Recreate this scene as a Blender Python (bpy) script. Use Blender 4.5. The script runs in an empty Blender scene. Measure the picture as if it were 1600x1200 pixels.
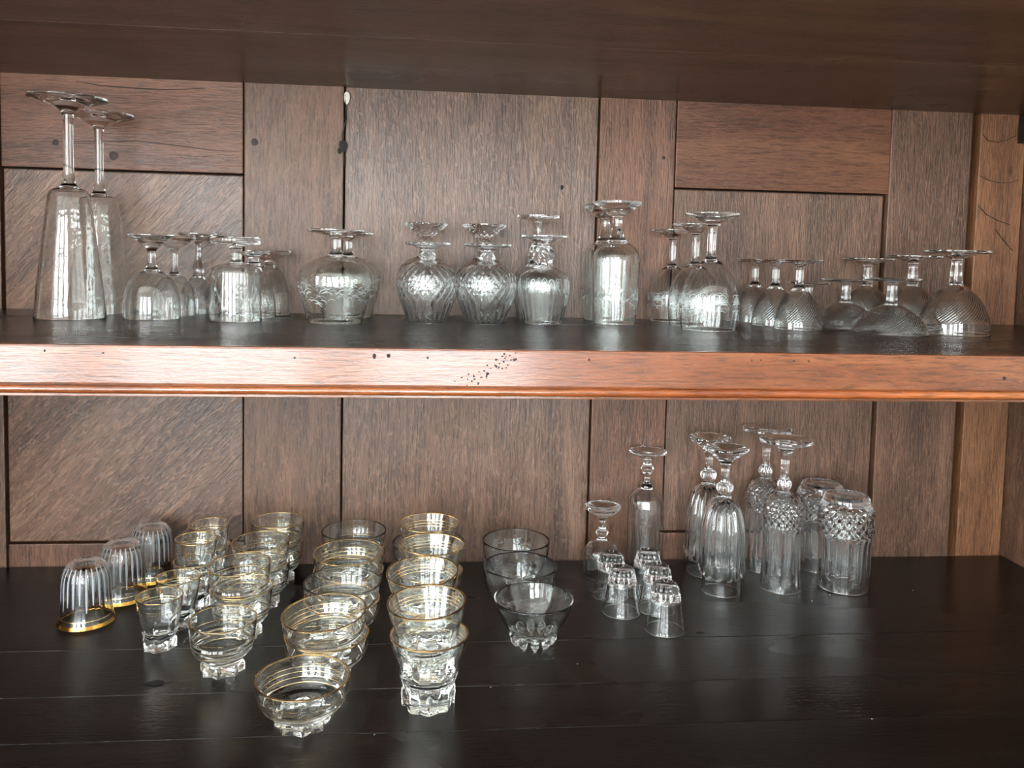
import bpy, bmesh, math, random
from mathutils import Vector, Matrix
random.seed(7)
PI = math.pi
S = bpy.context.scene
C = S.collection

# ------------------------------------------------------------------ camera
cam_data = bpy.data.cameras.new('camera')
cam = bpy.data.objects.new('camera', cam_data)
C.objects.link(cam)
YAW, PITCH, ROLL, FPX, PY = 0.09567, -0.06658, 0.02315, 1297.64, 486.0
fwd0 = Vector((math.sin(YAW), math.cos(YAW), 0)); right0 = Vector((math.cos(YAW), -math.sin(YAW), 0)); up0 = Vector((0, 0, 1))
fwd = fwd0 * math.cos(PITCH) + up0 * math.sin(PITCH)
up1 = up0 * math.cos(PITCH) - fwd0 * math.sin(PITCH)
rt = right0 * math.cos(ROLL) + up1 * math.sin(ROLL)
upv = up1 * math.cos(ROLL) - right0 * math.sin(ROLL)
m = Matrix.Identity(4)
for i in range(3):
    m[i][0] = rt[i]; m[i][1] = upv[i]; m[i][2] = -fwd[i]
m.translation = (-0.0123, -1.2, 0.4524)
cam.matrix_world = m
cam_data.sensor_width = 36.0
cam_data.lens = FPX / 1600 * 36.0
cam_data.shift_y = -(600 - PY) / 1600
cam_data.clip_start = 0.02
S.camera = cam

# ------------------------------------------------------------------ light and exposure
W = bpy.data.worlds.new('overcast_sky'); S.world = W
W.use_nodes = True
bgn = W.node_tree.nodes['Background']
bgn.inputs[0].default_value = (0.93, 0.985, 1.0, 1)
bgn.inputs[1].default_value = 15.0
S.view_settings.view_transform = 'Standard'
S.view_settings.look = 'None'
S.view_settings.exposure = 0.66
S.view_settings.gamma = 1.0
S.view_settings.use_curve_mapping = False
cy = S.cycles
cy.max_bounces = 28; cy.transmission_bounces = 28; cy.glossy_bounces = 8; cy.diffuse_bounces = 4
cy.transparent_max_bounces = 24
cy.caustics_reflective = True; cy.caustics_refractive = True
cy.sample_clamp_indirect = 8.0
cy.blur_glossy = 0.3
cy.use_denoising = True
WINDOWS = [(-2.50, -1.60, -0.3, 1.5), (-1.42, -0.52, -0.3, 1.5), (-0.34, 0.48, -0.3, 1.5)]   # x0, x1, z0, z1 in the wall behind the viewer
WY = -3.4
ADDED_SIDE_WIN = (-3.2, -1.7, -0.4, 1.5)      # y0, y1, z0, z1 of a left-wall window added to brighten the glass edges
RX0 = -3.2
for i, (x0, x1, z0, z1) in enumerate(WINDOWS + [ADDED_SIDE_WIN]):
    ld = bpy.data.lights.new('window_daylight', 'AREA')
    ld.shape = 'RECTANGLE'; ld.size = x1 - x0; ld.size_y = z1 - z0
    ld.cycles.is_portal = True
    lo = bpy.data.objects.new('window_daylight', ld)
    if i < len(WINDOWS):
        lo.location = ((x0 + x1) / 2, WY - 0.06, (z0 + z1) / 2); lo.rotation_euler = (PI / 2, 0, 0)
    else:
        lo.location = (RX0 - 0.06, (x0 + x1) / 2, (z0 + z1) / 2); lo.rotation_euler = (PI / 2, 0, -PI / 2)  # portal of the added side window
    C.objects.link(lo)

# ------------------------------------------------------------------ materials
def new_mat(name):
    mt = bpy.data.materials.new(name); mt.use_nodes = True
    nt = mt.node_tree
    return mt, nt, nt.nodes['Principled BSDF'], nt.nodes['Material Output']

def wood(name, dark, mid, light, axis, rough=0.42, bump=0.5, fleck=0.5, grain=1.0, spec=0.5, coat=0.0, pore=0.5, rot=0.0):
    mt, nt, b, out = new_mat(name)
    N, L = nt.nodes.new, nt.links.new
    tc = N('ShaderNodeTexCoord'); oi = N('ShaderNodeObjectInfo')
    mul = N('ShaderNodeVectorMath'); mul.operation = 'SCALE'; mul.inputs[0].default_value = (37.1, 51.7, 23.3)
    L(oi.outputs['Random'], mul.inputs['Scale'])
    add = N('ShaderNodeVectorMath'); add.operation = 'ADD'
    L(tc.outputs['Object'], add.inputs[0]); L(mul.outputs[0], add.inputs[1])
    rt_ = N('ShaderNodeVectorRotate'); rt_.rotation_type = 'Y_AXIS'; rt_.inputs['Angle'].default_value = rot
    L(add.outputs[0], rt_.inputs['Vector'])
    def mapped(al, ac):
        mp = N('ShaderNodeMapping')
        mp.inputs['Scale'].default_value = (al, ac, ac) if axis == 'x' else (ac, ac, al)
        L(rt_.outputs[0], mp.inputs['Vector']); return mp
    def noise(mp, detail, dist, rgh=0.6):
        n = N('ShaderNodeTexNoise'); n.inputs['Scale'].default_value = 1.0
        n.inputs['Detail'].default_value = detail; n.inputs['Distortion'].default_value = dist; n.inputs['Roughness'].default_value = rgh
        L(mp.outputs[0], n.inputs['Vector']); return n
    g1 = noise(mapped(2.6 * grain, 22 * grain), 5, 1.1, 0.5)       # broad figure
    g2 = noise(mapped(34 * grain, 420 * grain), 4, 0.4)       # pores
    g3 = noise(mapped(60 * grain, 190 * grain), 3, 1.4)       # medullary flecks
    g4 = noise(mapped(1.6, 4.0), 3, 0.5)                      # patches of wear
    cr = N('ShaderNodeValToRGB'); e = cr.color_ramp.elements
    e[0].position = 0.25; e[0].color = (*dark, 1); e[1].position = 0.78; e[1].color = (*light, 1)
    k = cr.color_ramp.elements.new(0.5); k.color = (*mid, 1)
    L(g1.outputs['Fac'], cr.inputs[0])
    pr = N('ShaderNodeMapRange'); pr.inputs['From Min'].default_value = 0.36; pr.inputs['From Max'].default_value = 0.52
    pr.inputs['To Min'].default_value = 1 - pore; pr.inputs['To Max'].default_value = 1.0
    L(g2.outputs['Fac'], pr.inputs[0])
    fr = N('ShaderNodeMapRange'); fr.inputs['From Min'].default_value = 0.5; fr.inputs['From Max'].default_value = 0.66
    L(g3.outputs['Fac'], fr.inputs[0])
    wr = N('ShaderNodeMapRange'); wr.inputs['From Min'].default_value = 0.3; wr.inputs['From Max'].default_value = 0.7
    wr.inputs['To Min'].default_value = 0.72; wr.inputs['To Max'].default_value = 1.25
    L(g4.outputs['Fac'], wr.inputs[0])
    m1 = N('ShaderNodeMath'); m1.operation = 'MULTIPLY'; L(pr.outputs[0], m1.inputs[0]); L(wr.outputs[0], m1.inputs[1])
    vm = N('ShaderNodeVectorMath'); vm.operation = 'SCALE'; L(cr.outputs[0], vm.inputs[0]); L(m1.outputs[0], vm.inputs['Scale'])
    mx = N('ShaderNodeMix'); mx.data_type = 'RGBA'
    mf = N('ShaderNodeMath'); mf.operation = 'MULTIPLY'; mf.inputs[1].default_value = fleck; L(fr.outputs[0], mf.inputs[0])
    L(mf.outputs[0], mx.inputs[0]); L(vm.outputs[0], mx.inputs[6]); mx.inputs[7].default_value = (*[min(1, c * 1.5) for c in light], 1)
    L(mx.outputs[2], b.inputs['Base Color'])
    hb = N('ShaderNodeMath'); hb.operation = 'MULTIPLY_ADD'; hb.inputs[1].default_value = 0.8
    L(g3.outputs['Fac'], hb.inputs[0]); L(g2.outputs['Fac'], hb.inputs[2])
    hb2 = N('ShaderNodeMath'); hb2.operation = 'ADD'; L(hb.outputs[0], hb2.inputs[0]); hb2.inputs[1].default_value = 0.0
    bp = N('ShaderNodeBump'); bp.inputs['Strength'].default_value = bump; bp.inputs['Distance'].default_value = 0.0012
    L(hb2.outputs[0], bp.inputs['Height']); L(bp.outputs[0], b.inputs['Normal'])
    rr = N('ShaderNodeMapRange'); rr.inputs['From Min'].default_value = 0.3; rr.inputs['From Max'].default_value = 0.7
    rr.inputs['To Min'].default_value = rough - 0.08; rr.inputs['To Max'].default_value = rough + 0.1
    L(g4.outputs['Fac'], rr.inputs[0]); L(rr.outputs[0], b.inputs['Roughness'])
    b.inputs['Specular IOR Level'].default_value = spec
    b.inputs['Coat Weight'].default_value = coat; b.inputs['Coat Roughness'].default_value = 0.14
    return mt

def plain(name, col, rough=0.6, metal=0.0):
    mt, nt, b, out = new_mat(name)
    n = nt.nodes.new('ShaderNodeTexNoise'); n.inputs['Scale'].default_value = 14; n.inputs['Detail'].default_value = 4
    mr = nt.nodes.new('ShaderNodeMapRange'); mr.inputs['To Min'].default_value = 0.88; mr.inputs['To Max'].default_value = 1.08
    nt.links.new(n.outputs['Fac'], mr.inputs[0])
    v = nt.nodes.new('ShaderNodeVectorMath'); v.operation = 'SCALE'; v.inputs[0].default_value = col
    nt.links.new(mr.outputs[0], v.inputs['Scale']); nt.links.new(v.outputs[0], b.inputs['Base Color'])
    b.inputs['Roughness'].default_value = rough; b.inputs['Metallic'].default_value = metal
    return mt

def glass_mat(name, col=(0.985, 1.0, 0.995), optic=None, ior=1.5, rough=0.0):
    mt, nt, b, out = new_mat(name)
    b.inputs['Base Color'].default_value = (*col, 1)
    b.inputs['Roughness'].default_value = rough
    b.inputs['IOR'].default_value = ior
    b.inputs['Transmission Weight'].default_value = 1.0
    N, L = nt.nodes.new, nt.links.new
    tc = N('ShaderNodeTexCoord')
    bp = N('ShaderNodeBump')
    if optic:                                     # spiral optic ribs moulded into the bowl
        n, kz, z0, z1, dist = optic
        sp = N('ShaderNodeSeparateXYZ'); L(tc.outputs['Object'], sp.inputs[0])
        at = N('ShaderNodeMath'); at.operation = 'ARCTAN2'; L(sp.outputs[1], at.inputs[0]); L(sp.outputs[0], at.inputs[1])
        a1 = N('ShaderNodeMath'); a1.operation = 'MULTIPLY'; a1.inputs[1].default_value = n; L(at.outputs[0], a1.inputs[0])
        a2 = N('ShaderNodeMath'); a2.operation = 'MULTIPLY_ADD'; a2.inputs[1].default_value = kz; L(sp.outputs[2], a2.inputs[0]); L(a1.outputs[0], a2.inputs[2])
        sn = N('ShaderNodeMath'); sn.operation = 'SINE'; L(a2.outputs[0], sn.inputs[0])
        e1 = N('ShaderNodeMapRange'); e1.interpolation_type = 'SMOOTHSTEP'; e1.inputs['From Min'].default_value = z0 - 0.004; e1.inputs['From Max'].default_value = z0 + 0.004
        e2 = N('ShaderNodeMapRange'); e2.interpolation_type = 'SMOOTHSTEP'; e2.inputs['From Min'].default_value = z1 + 0.006; e2.inputs['From Max'].default_value = z1 - 0.006
        L(sp.outputs[2], e1.inputs[0]); L(sp.outputs[2], e2.inputs[0])
        q = N('ShaderNodeMath'); q.operation = 'MULTIPLY'; L(e1.outputs[0], q.inputs[0]); L(e2.outputs[0], q.inputs[1])
        q2 = N('ShaderNodeMath'); q2.operation = 'MULTIPLY'; L(q.outputs[0], q2.inputs[0]); L(sn.outputs[0], q2.inputs[1])
        L(q2.outputs[0], bp.inputs['Height']); bp.inputs['Distance'].default_value = dist; bp.inputs['Strength'].default_value = 1.0
    else:                                         # faint unevenness of pressed glass
        nz = N('ShaderNodeTexNoise'); nz.inputs['Scale'].default_value = 60; nz.inputs['Detail'].default_value = 2
        L(tc.outputs['Object'], nz.inputs['Vector']); L(nz.outputs['Fac'], bp.inputs['Height'])
        bp.inputs['Distance'].default_value = 0.0006; bp.inputs['Strength'].default_value = 0.6
    L(bp.outputs[0], b.inputs['Normal'])
    return mt

def frost_mat(name, col, alpha):
    mt, nt, b, out = new_mat(name)
    N, L = nt.nodes.new, nt.links.new
    b.inputs['Base Color'].default_value = (*col, 1); b.inputs['Roughness'].default_value = 0.35
    tr = N('ShaderNodeBsdfTransparent'); ts = N('ShaderNodeBsdfTranslucent'); ts.inputs[0].default_value = (*col, 1)
    m1 = N('ShaderNodeMixShader'); m1.inputs[0].default_value = 0.35; L(b.outputs[0], m1.inputs[1]); L(ts.outputs[0], m1.inputs[2])
    nz = N('ShaderNodeTexNoise'); nz.inputs['Scale'].default_value = 900; nz.inputs['Detail'].default_value = 2
    mr = N('ShaderNodeMapRange'); mr.inputs['To Min'].default_value = alpha - 0.2; mr.inputs['To Max'].default_value = alpha + 0.2
    tc = N('ShaderNodeTexCoord'); L(tc.outputs['Object'], nz.inputs['Vector']); L(nz.outputs['Fac'], mr.inputs[0])
    m2 = N('ShaderNodeMixShader'); L(mr.outputs[0], m2.inputs[0]); L(tr.outputs[0], m2.inputs[1]); L(m1.outputs[0], m2.inputs[2])
    L(m2.outputs[0], out.inputs['Surface'])
    return mt

def gilt_mat(name):
    mt, nt, b, out = new_mat(name)
    N, L = nt.nodes.new, nt.links.new
    b.inputs['Base Color'].default_value = (0.9, 0.66, 0.33, 1); b.inputs['Metallic'].default_value = 1; b.inputs['Roughness'].default_value = 0.16
    nz = N('ShaderNodeTexNoise'); nz.inputs['Scale'].default_value = 120; tc = N('ShaderNodeTexCoord'); L(tc.outputs['Object'], nz.inputs['Vector'])
    mr = N('ShaderNodeMapRange'); mr.inputs['To Min'].default_value = 0.1; mr.inputs['To Max'].default_value = 0.3
    L(nz.outputs['Fac'], mr.inputs[0]); L(mr.outputs[0], b.inputs['Roughness'])
    return mt

def lustre_mat(name):                             # thin see-through gilding
    mt, nt, b, out = new_mat(name)
    N, L = nt.nodes.new, nt.links.new
    b.inputs['Base Color'].default_value = (0.95, 0.6, 0.15, 1); b.inputs['Metallic'].default_value = 1; b.inputs['Roughness'].default_value = 0.15
    tr = N('ShaderNodeBsdfTransparent'); tr.inputs[0].default_value = (0.95, 0.72, 0.3, 1)
    mx = N('ShaderNodeMixShader'); mx.inputs[0].default_value = 0.5
    L(tr.outputs[0], mx.inputs[1]); L(b.outputs[0], mx.inputs[2]); L(mx.outputs[0], out.inputs['Surface'])
    return mt

M = {}
M['oak_v'] = wood('aged_oak_upright_grain', (0.0488, 0.0226, 0.0125), (0.0890, 0.0432, 0.0245), (0.1399, 0.0730, 0.0430), 'z', 0.42, 0.7, 0.35, 1.0, 0.42, pore=0.5)
M['oak_v_red'] = wood('aged_oak_reddish_upright', (0.0551, 0.0221, 0.0108), (0.1039, 0.0432, 0.0219), (0.1590, 0.0710, 0.0370), 'z', 0.42, 0.65, 0.25, 1.0, 0.4, pore=0.5)
M['oak_h_red'] = wood('aged_oak_reddish_level', (0.0594, 0.0221, 0.0108), (0.1102, 0.0432, 0.0219), (0.1590, 0.0672, 0.0344), 'x', 0.42, 0.65, 0.2, 1.0, 0.4, pore=0.5)
M['oak_panel'] = wood('aged_oak_flecked_panel', (0.0530, 0.0250, 0.0142), (0.0933, 0.0461, 0.0267), (0.1484, 0.0806, 0.0490), 'z', 0.38, 0.75, 0.4, 0.85, 0.45, pore=0.5)
M['oak_panel_diag'] = wood('aged_oak_slanting_figure', (0.0509, 0.0226, 0.0129), (0.0933, 0.0451, 0.0258), (0.1537, 0.0826, 0.0499), 'z', 0.38, 0.75, 0.45, 0.85, 0.45, pore=0.5, rot=-0.75)
M['oak_corner'] = wood('orange_oak_corner', (0.0689, 0.0259, 0.0103), (0.1325, 0.0538, 0.0224), (0.1961, 0.0883, 0.0378), 'z', 0.45, 0.6, 0.2, 1.0, 0.4)
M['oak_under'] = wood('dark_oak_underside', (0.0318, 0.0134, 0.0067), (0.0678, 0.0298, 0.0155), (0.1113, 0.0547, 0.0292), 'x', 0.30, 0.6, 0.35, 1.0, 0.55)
M['oak_floor'] = wood('near_black_stained_boards', (0.0034, 0.0022, 0.0017), (0.0066, 0.0042, 0.0033), (0.0118, 0.0076, 0.006), 'x', 0.28, 0.2, 0.1, 1.0, 0.4)
M['oak_top'] = wood('dark_stained_shelf_boards', (0.0045, 0.003, 0.0024), (0.011, 0.0074, 0.006), (0.024, 0.0165, 0.0132), 'x', 0.22, 0.35, 0.1, 1.0, 0.45)
M['oak_lip'] = wood('varnished_shelf_edge', (0.070, 0.0165, 0.0048), (0.128, 0.036, 0.0105), (0.190, 0.066, 0.023), 'x', 0.23, 0.3, 0.15, 1.0, 0.55, 0.5)
M['oak_mould'] = wood('orange_varnish_moulding', (0.10, 0.021, 0.005), (0.20, 0.050, 0.011), (0.30, 0.094, 0.025), 'x', 0.2, 0.25, 0.1, 1.0, 0.6, 0.4)
M['dark'] = plain('dark_gap', (0.006, 0.004, 0.003), 0.8)
M['pit'] = plain('black_pit', (0.0015, 0.001, 0.0008), 1.0)
M['knot'] = plain('brown_knot', (0.022, 0.011, 0.007), 0.7)
M['pale_chip'] = plain('pale_chipped_wood', (0.55, 0.5, 0.42), 0.7)
M['plaster'] = plain('room_plaster', (0.78, 0.77, 0.74), 0.85)
M['boards'] = plain('room_floorboards', (0.14, 0.10, 0.07), 0.5)
M['paint'] = plain('white_window_paint', (0.75, 0.75, 0.72), 0.5)
M['glass'] = glass_mat('clear_glass')
M['glass_green'] = glass_mat('pale_green_glass', (0.98, 1.0, 0.988))
M['glass_cut'] = glass_mat('cut_crystal', (0.985, 1.0, 1.0), None, 1.54)
M['glass_grey'] = glass_mat('faint_grey_glass', (0.96, 0.97, 0.968))
M['optic_small'] = glass_mat('optic_rib_glass_small', (0.985, 1, 0.99), (46, -1500, 0.012, 0.045, 0.00013))
M['optic_coupe'] = glass_mat('optic_rib_glass_wide', (0.985, 1, 0.99), (58, -2200, 0.006, 0.030, 0.00013))
M['optic_large'] = glass_mat('optic_rib_glass_large', (0.985, 1, 0.99), (58, -1500, 0.020, 0.058, 0.00013))
M['frost'] = frost_mat('etched_frost', (0.80, 0.86, 0.85), 0.72)
M['rib_white'] = frost_mat('milky_ribs', (0.70, 0.78, 0.84), 0.55)
M['gilt'] = gilt_mat('gold_line')
M['lustre'] = lustre_mat('gold_lustre')

# ------------------------------------------------------------------ helpers
def link(name, me, mat, parent=None):
    o = bpy.data.objects.new(name, me)
    C.objects.link(o)
    if mat and not me.materials: me.materials.append(mat)
    if parent: o.parent = parent
    return o

def tag(o, label=None, cat=None, group=None, kind=None):
    if label: o['label'] = label
    if cat: o['category'] = cat
    if group: o['group'] = group
    if kind: o['kind'] = kind
    return o

def empty(name, loc=(0, 0, 0)):
    o = bpy.data.objects.new(name, None); o.empty_display_size = 0.02
    C.objects.link(o); o.location = loc
    return o

def box_mesh(name, sx, sy, sz, bev=0.0012):
    bm = bmesh.new(); bmesh.ops.create_cube(bm, size=1.0)
    for v in bm.verts: v.co = Vector((v.co.x * sx, v.co.y * sy, v.co.z * sz))
    if bev: bmesh.ops.bevel(bm, geom=bm.edges[:], offset=bev, segments=2, affect='EDGES', profile=0.6)
    me = bpy.data.meshes.new(name); bm.to_mesh(me); bm.free()
    return me

def box(name, x0, x1, y0, y1, z0, z1, mat, parent=None, bev=0.0012):
    me = box_mesh(name, x1 - x0, y1 - y0, z1 - z0, bev)
    o = link(name, me, mat, parent)
    o.location = ((x0 + x1) / 2, (y0 + y1) / 2, (z0 + z1) / 2)
    return o

def mesh_from(name, verts, faces, smooth=True, sharp=38):
    me = bpy.data.meshes.new(name); me.from_pydata(verts, [], faces); me.update()
    if smooth:
        me.polygons.foreach_set('use_smooth', [True] * len(me.polygons))
        me.set_sharp_from_angle(angle=math.radians(sharp))
    return me

def spline(pts, sub=4):
    out = []
    n = len(pts)
    for i in range(n - 1):
        p0 = pts[max(i - 1, 0)]; p1 = pts[i]; p2 = pts[i + 1]; p3 = pts[min(i + 2, n - 1)]
        d = math.hypot(p2[0] - p1[0], p2[1] - p1[1])
        dm = math.hypot(p1[0] - p0[0], p1[1] - p0[1]) or d
        dp = math.hypot(p3[0] - p2[0], p3[1] - p2[1]) or d
        t1 = [((p2[k] - p1[k]) / d + (p1[k] - p0[k]) / dm) / 2 * d * min(1, 1.0) for k in (0, 1)]
        t2 = [((p3[k] - p2[k]) / dp + (p2[k] - p1[k]) / d) / 2 * d for k in (0, 1)]
        if i == 0: t1 = [p2[k] - p1[k] for k in (0, 1)]
        if i == n - 2: t2 = [p2[k] - p1[k] for k in (0, 1)]
        for s in range(sub):
            u = s / sub
            h1 = 2 * u ** 3 - 3 * u ** 2 + 1; h2 = -2 * u ** 3 + 3 * u ** 2; h3 = u ** 3 - 2 * u ** 2 + u; h4 = u ** 3 - u ** 2
            out.append(tuple(h1 * p1[k] + h2 * p2[k] + h3 * t1[k] + h4 * t2[k] for k in (0, 1)))
    out.append(tuple(pts[-1]))
    return [(max(r, 0.0), z) for r, z in out]

def radius_at(prof, z):
    for (r0, z0), (r1, z1) in zip(prof, prof[1:]):
        if z0 <= z <= z1 and z1 > z0: return r0 + (r1 - r0) * (z - z0) / (z1 - z0)
    return prof[0][0] if z < prof[0][1] else prof[-1][0]

def smooth(a, b, x):
    t = max(0, min(1, (x - a) / (b - a))); return t * t * (3 - 2 * t)

def tri(x):
    return 2 * abs(x - math.floor(x + 0.5))

def lathe(name, path, seg, mod=None, sharp=38):
    """path: (r, z, outer flag) in mm; the normal points away from the glass when the outside is walked upwards"""
    verts, rings = [], []
    for r, z, outer in path:
        if r < 1e-4:
            rings.append([len(verts)]); verts.append((0, 0, z / 1000))
        else:
            ring = []
            for j in range(seg):
                th = 2 * PI * j / seg
                rr = mod(th, z, r) if (mod and outer) else r
                ring.append(len(verts)); verts.append((rr * math.cos(th) / 1000, rr * math.sin(th) / 1000, z / 1000))
            rings.append(ring)
    faces = []
    for a, b in zip(rings, rings[1:]):
        if len(a) == 1 and len(b) == 1: continue
        for j in range(seg):
            k = (j + 1) % seg
            if len(a) == 1: faces.append((a[0], b[k], b[j]))
            elif len(b) == 1: faces.append((a[j], a[k], b[0]))
            else: faces.append((a[j], a[k], b[k], b[j]))
    return mesh_from(name, verts, faces, True, 20 if (mod and seg >= 120) else sharp)

def stem_glass_meshes(prof, ib, is_, t, capb=3.0, seg=56, mod=None, sub=4, dish=1.0):
    """upside-down stemmed glass: bowl, stem, foot share their edge loops so the glass is one volume"""
    o = spline(prof, sub); kb, ks = ib * sub, is_ * sub
    zb = o[kb][1]
    tan = []
    for i in range(kb + 1):
        a, b = o[max(i - 1, 0)], o[min(i + 1, kb)]
        l = math.hypot(b[0] - a[0], b[1] - a[1]) or 1
        tan.append(((b[0] - a[0]) / l, (b[1] - a[1]) / l))
    lo_ = kb // 2
    ic = max(range(lo_, kb), key=lambda i: -tan[i][0] - 0.02 * abs(i - kb * 0.8))
    inner = [(max(0.0, o[i][0] - t * tan[i][1]), max(0.0, o[i][1] + t * tan[i][0])) for i in range(0, ic + 1)]
    rc, zc = inner[-1]
    za = min(zc + rc * tan[ic][1] / max(0.2, -tan[ic][0]) * 0.45, zb - capb * 0.4)
    za = max(za, zc + 0.3)
    for u in (0.25, 0.5, 0.75, 1.0):
        inner.append((rc * (1 - u), zc + (za - zc) * (1 - (1 - u) ** 2)))
    path = [(r, z, False) for r, z in reversed(inner[1:]) if z > 0.6 * t]
    r0 = o[0][0]
    path += [(r0 - t / 2 - t / 2 * math.cos(a), t / 2 - t / 2 * math.sin(a), False) for a in [PI * k / 8 for k in range(0, 8)]]
    path += [(o[0][0], 0.49 * t, True)]
    start = len(path)
    outer = [(r, z, True) for r, z in o[1:] if z > 0.5 * t]
    skip = len(o) - 1 - len(outer)
    bowl = path + outer[:kb - skip]
    stem = [outer[kb - skip - 1]] + outer[kb - skip:ks - skip]
    rf, zf = o[-1]
    foot = [outer[ks - skip - 1]] + outer[ks - skip:] + [(rf * 0.97, zf + 0.25, True), (rf * 0.9, zf + 0.2, False), (rf * 0.5, zf - 0.3 * dish, False), (rf * 0.2, zf - 0.8 * dish, False), (0, zf - dish, False)]
    return [('bowl', lathe('bowl', bowl, seg, mod)), ('stem', lathe('stem', stem, seg, mod)), ('foot', lathe('foot', foot, seg, mod))], o

def tumbler_up_meshes(prof, t, zin, kb, seg=64, mod=None, sub=4, dish=1.2, names=('base', 'body')):
    """glass standing on its base: outside walked upwards, then down the inside"""
    o = spline(prof, sub)
    zt = o[-1][1]
    k = kb * sub
    rb = o[0][0]
    start = [(0, dish, False), (rb * 0.6, dish * 0.7, False), (rb * 0.86, 0.15, True), (rb * 0.95, 0.0, True)]
    outer = [(r, z, True) for r, z in o]
    inner = []
    n = 22
    rfl = radius_at(o, zin + 5) - t
    for i in range(n + 1):
        u = 1 - i / n; u = u ** 1.5
        z = zin + (zt - zin) * u
        r = radius_at(o, z) - t
        h = z - zin
        fl = 9.0
        if h < fl: r *= math.sqrt(max(0, 1 - (1 - h / fl) ** 2)) * 0.5 + 0.5 * smooth(0, 0.02, h / fl) if h > 0 else 0.0
        inner.append((max(0, r), z))
    inner[-1] = (0.0, zin)
    inner.insert(-1, (radius_at(o, zin) * 0.35, zin + 0.05))
    r1 = o[-1][0]
    rim = [(r1 - t / 2 + t / 2 * math.cos(a), zt + t / 2 * math.sin(a), False) for a in [PI * k / 8 for k in range(1, 8)]]
    base = start + outer[:k + 1]
    body = outer[k:] + rim + [(r, z, False) for r, z in inner]
    return [(names[0], lathe(names[0], base, seg, mod)), (names[1], lathe(names[1], body, seg, mod))], o

def tumbler_down_meshes(prof, t, ztop_in, kb, seg=64, mod=None, sub=4, dish=1.5):
    """upside-down tumbler without a stem: body then the base on top"""
    o = spline(prof, sub); k = kb * sub
    inner = []
    n = 22
    for i in range(n + 1):
        u = 1 - (1 - i / n) ** 1.6
        z = u * ztop_in
        r = radius_at(o, z) - t
        h = ztop_in - z
        if h < 8: r *= math.sqrt(max(0, 1 - (1 - h / 8) ** 2)) if h > 0 else 0
        inner.append((max(0, r), z))
    inner[-1] = (0, ztop_in)
    r0 = o[0][0]
    path = [(r, z, False) for r, z in reversed(inner[1:]) if z > 0.6 * t] + [(r0 - t / 2 - t / 2 * math.cos(a), t / 2 - t / 2 * math.sin(a), False) for a in [PI * k / 8 for k in range(0, 8)]] + [(r0, 0.49 * t, True)]
    outer = [(r, z, True) for r, z in o[1:] if z > 0.5 * t]
    skip = len(o) - 1 - len(outer)
    rf, zf = o[-1]
    body = path + outer[:k - skip]
    base = [outer[k - skip - 1]] + outer[k - skip:] + [(rf * 0.8, zf + 0.3, False), (rf * 0.5, zf - 0.5 * dish, False), (0, zf - dish, False)]
    return [('body', lathe('body', body, seg, mod)), ('base', lathe('base', base, seg, mod))], o

def band_mesh(name, o, z0, z1, out=0.12, th=0.25, seg=64):
    path = []
    n = 3
    zs = [z0 + (z1 - z0) * i / n for i in range(n + 1)]
    path += [(radius_at(o, z) + out + th, z, True) for z in zs]
    path += [(radius_at(o, z) + out, z, False) for z in reversed(zs)]
    path.append(path[0])
    return lathe(name, path, seg)

def rim_ring_mesh(name, r, z, t, seg=64, h=0.45):
    e = 0.1
    path = [(r + e, z - h, True), (r + e, z + 0.3 * t, True), (r - 0.5 * t, z + 0.42 * t + e, True), (r - t - e, z + 0.3 * t, True), (r - t - e, z - h, True), (r - 0.5 * t, z - h * 0.2, True)]
    path.append(path[0])
    return lathe(name, path, seg)

def ribbons_mesh(name, o, lines, out=0.12):
    """strokes cut into the outside of a bowl: each line is (list of (theta, z mm), width mm)"""
    verts, faces = [], []
    for pts, w in lines:
        base = len(verts); n = len(pts)
        for i, (th, z) in enumerate(pts):
            a = pts[max(i - 1, 0)]; b = pts[min(i + 1, n - 1)]
            r = radius_at(o, z)
            dx, dz = (b[0] - a[0]) * r, b[1] - a[1]
            l = math.hypot(dx, dz) or 1
            nx, nz = -dz / l, dx / l
            ww = w / 2 * (0.35 + 0.65 * math.sin(PI * (i + 0.5) / n))
            for s in (-1, 1):
                t2, z2 = th + s * nx * ww / r, z + s * nz * ww
                r2 = radius_at(o, z2) + out
                verts.append((r2 * math.cos(t2) / 1000, r2 * math.sin(t2) / 1000, z2 / 1000))
        for i in range(n - 1):
            k = base + 2 * i
            faces.append((k, k + 2, k + 3, k + 1))
    return mesh_from(name, verts, faces)

PROTO = {}
def put(kind, name, label, cat, loc, scale=1.0, rz=0.0, tilt=None, group=None):
    """one glass: an Empty at its base with copies of the parts built for its kind"""
    root = empty(name, loc)
    root.rotation_euler = (tilt[0] if tilt else 0, tilt[1] if tilt else 0, rz)
    root.scale = (scale,) * 3
    tag(root, label, cat, group)
    for part, me, mat, sub in PROTO[kind]:
        p = link(part, me, mat, root)
        for spart, sme, smat in sub: link(spart, sme, smat, p)
    return root
def proto(kind, parts, mat, extra=(), sub=None):
    PROTO[kind] = [(n, me, M[mat], (sub or {}).get(n, [])) for n, me in parts] + [(n, me, M[mm], []) for n, me, mm in extra]

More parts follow.
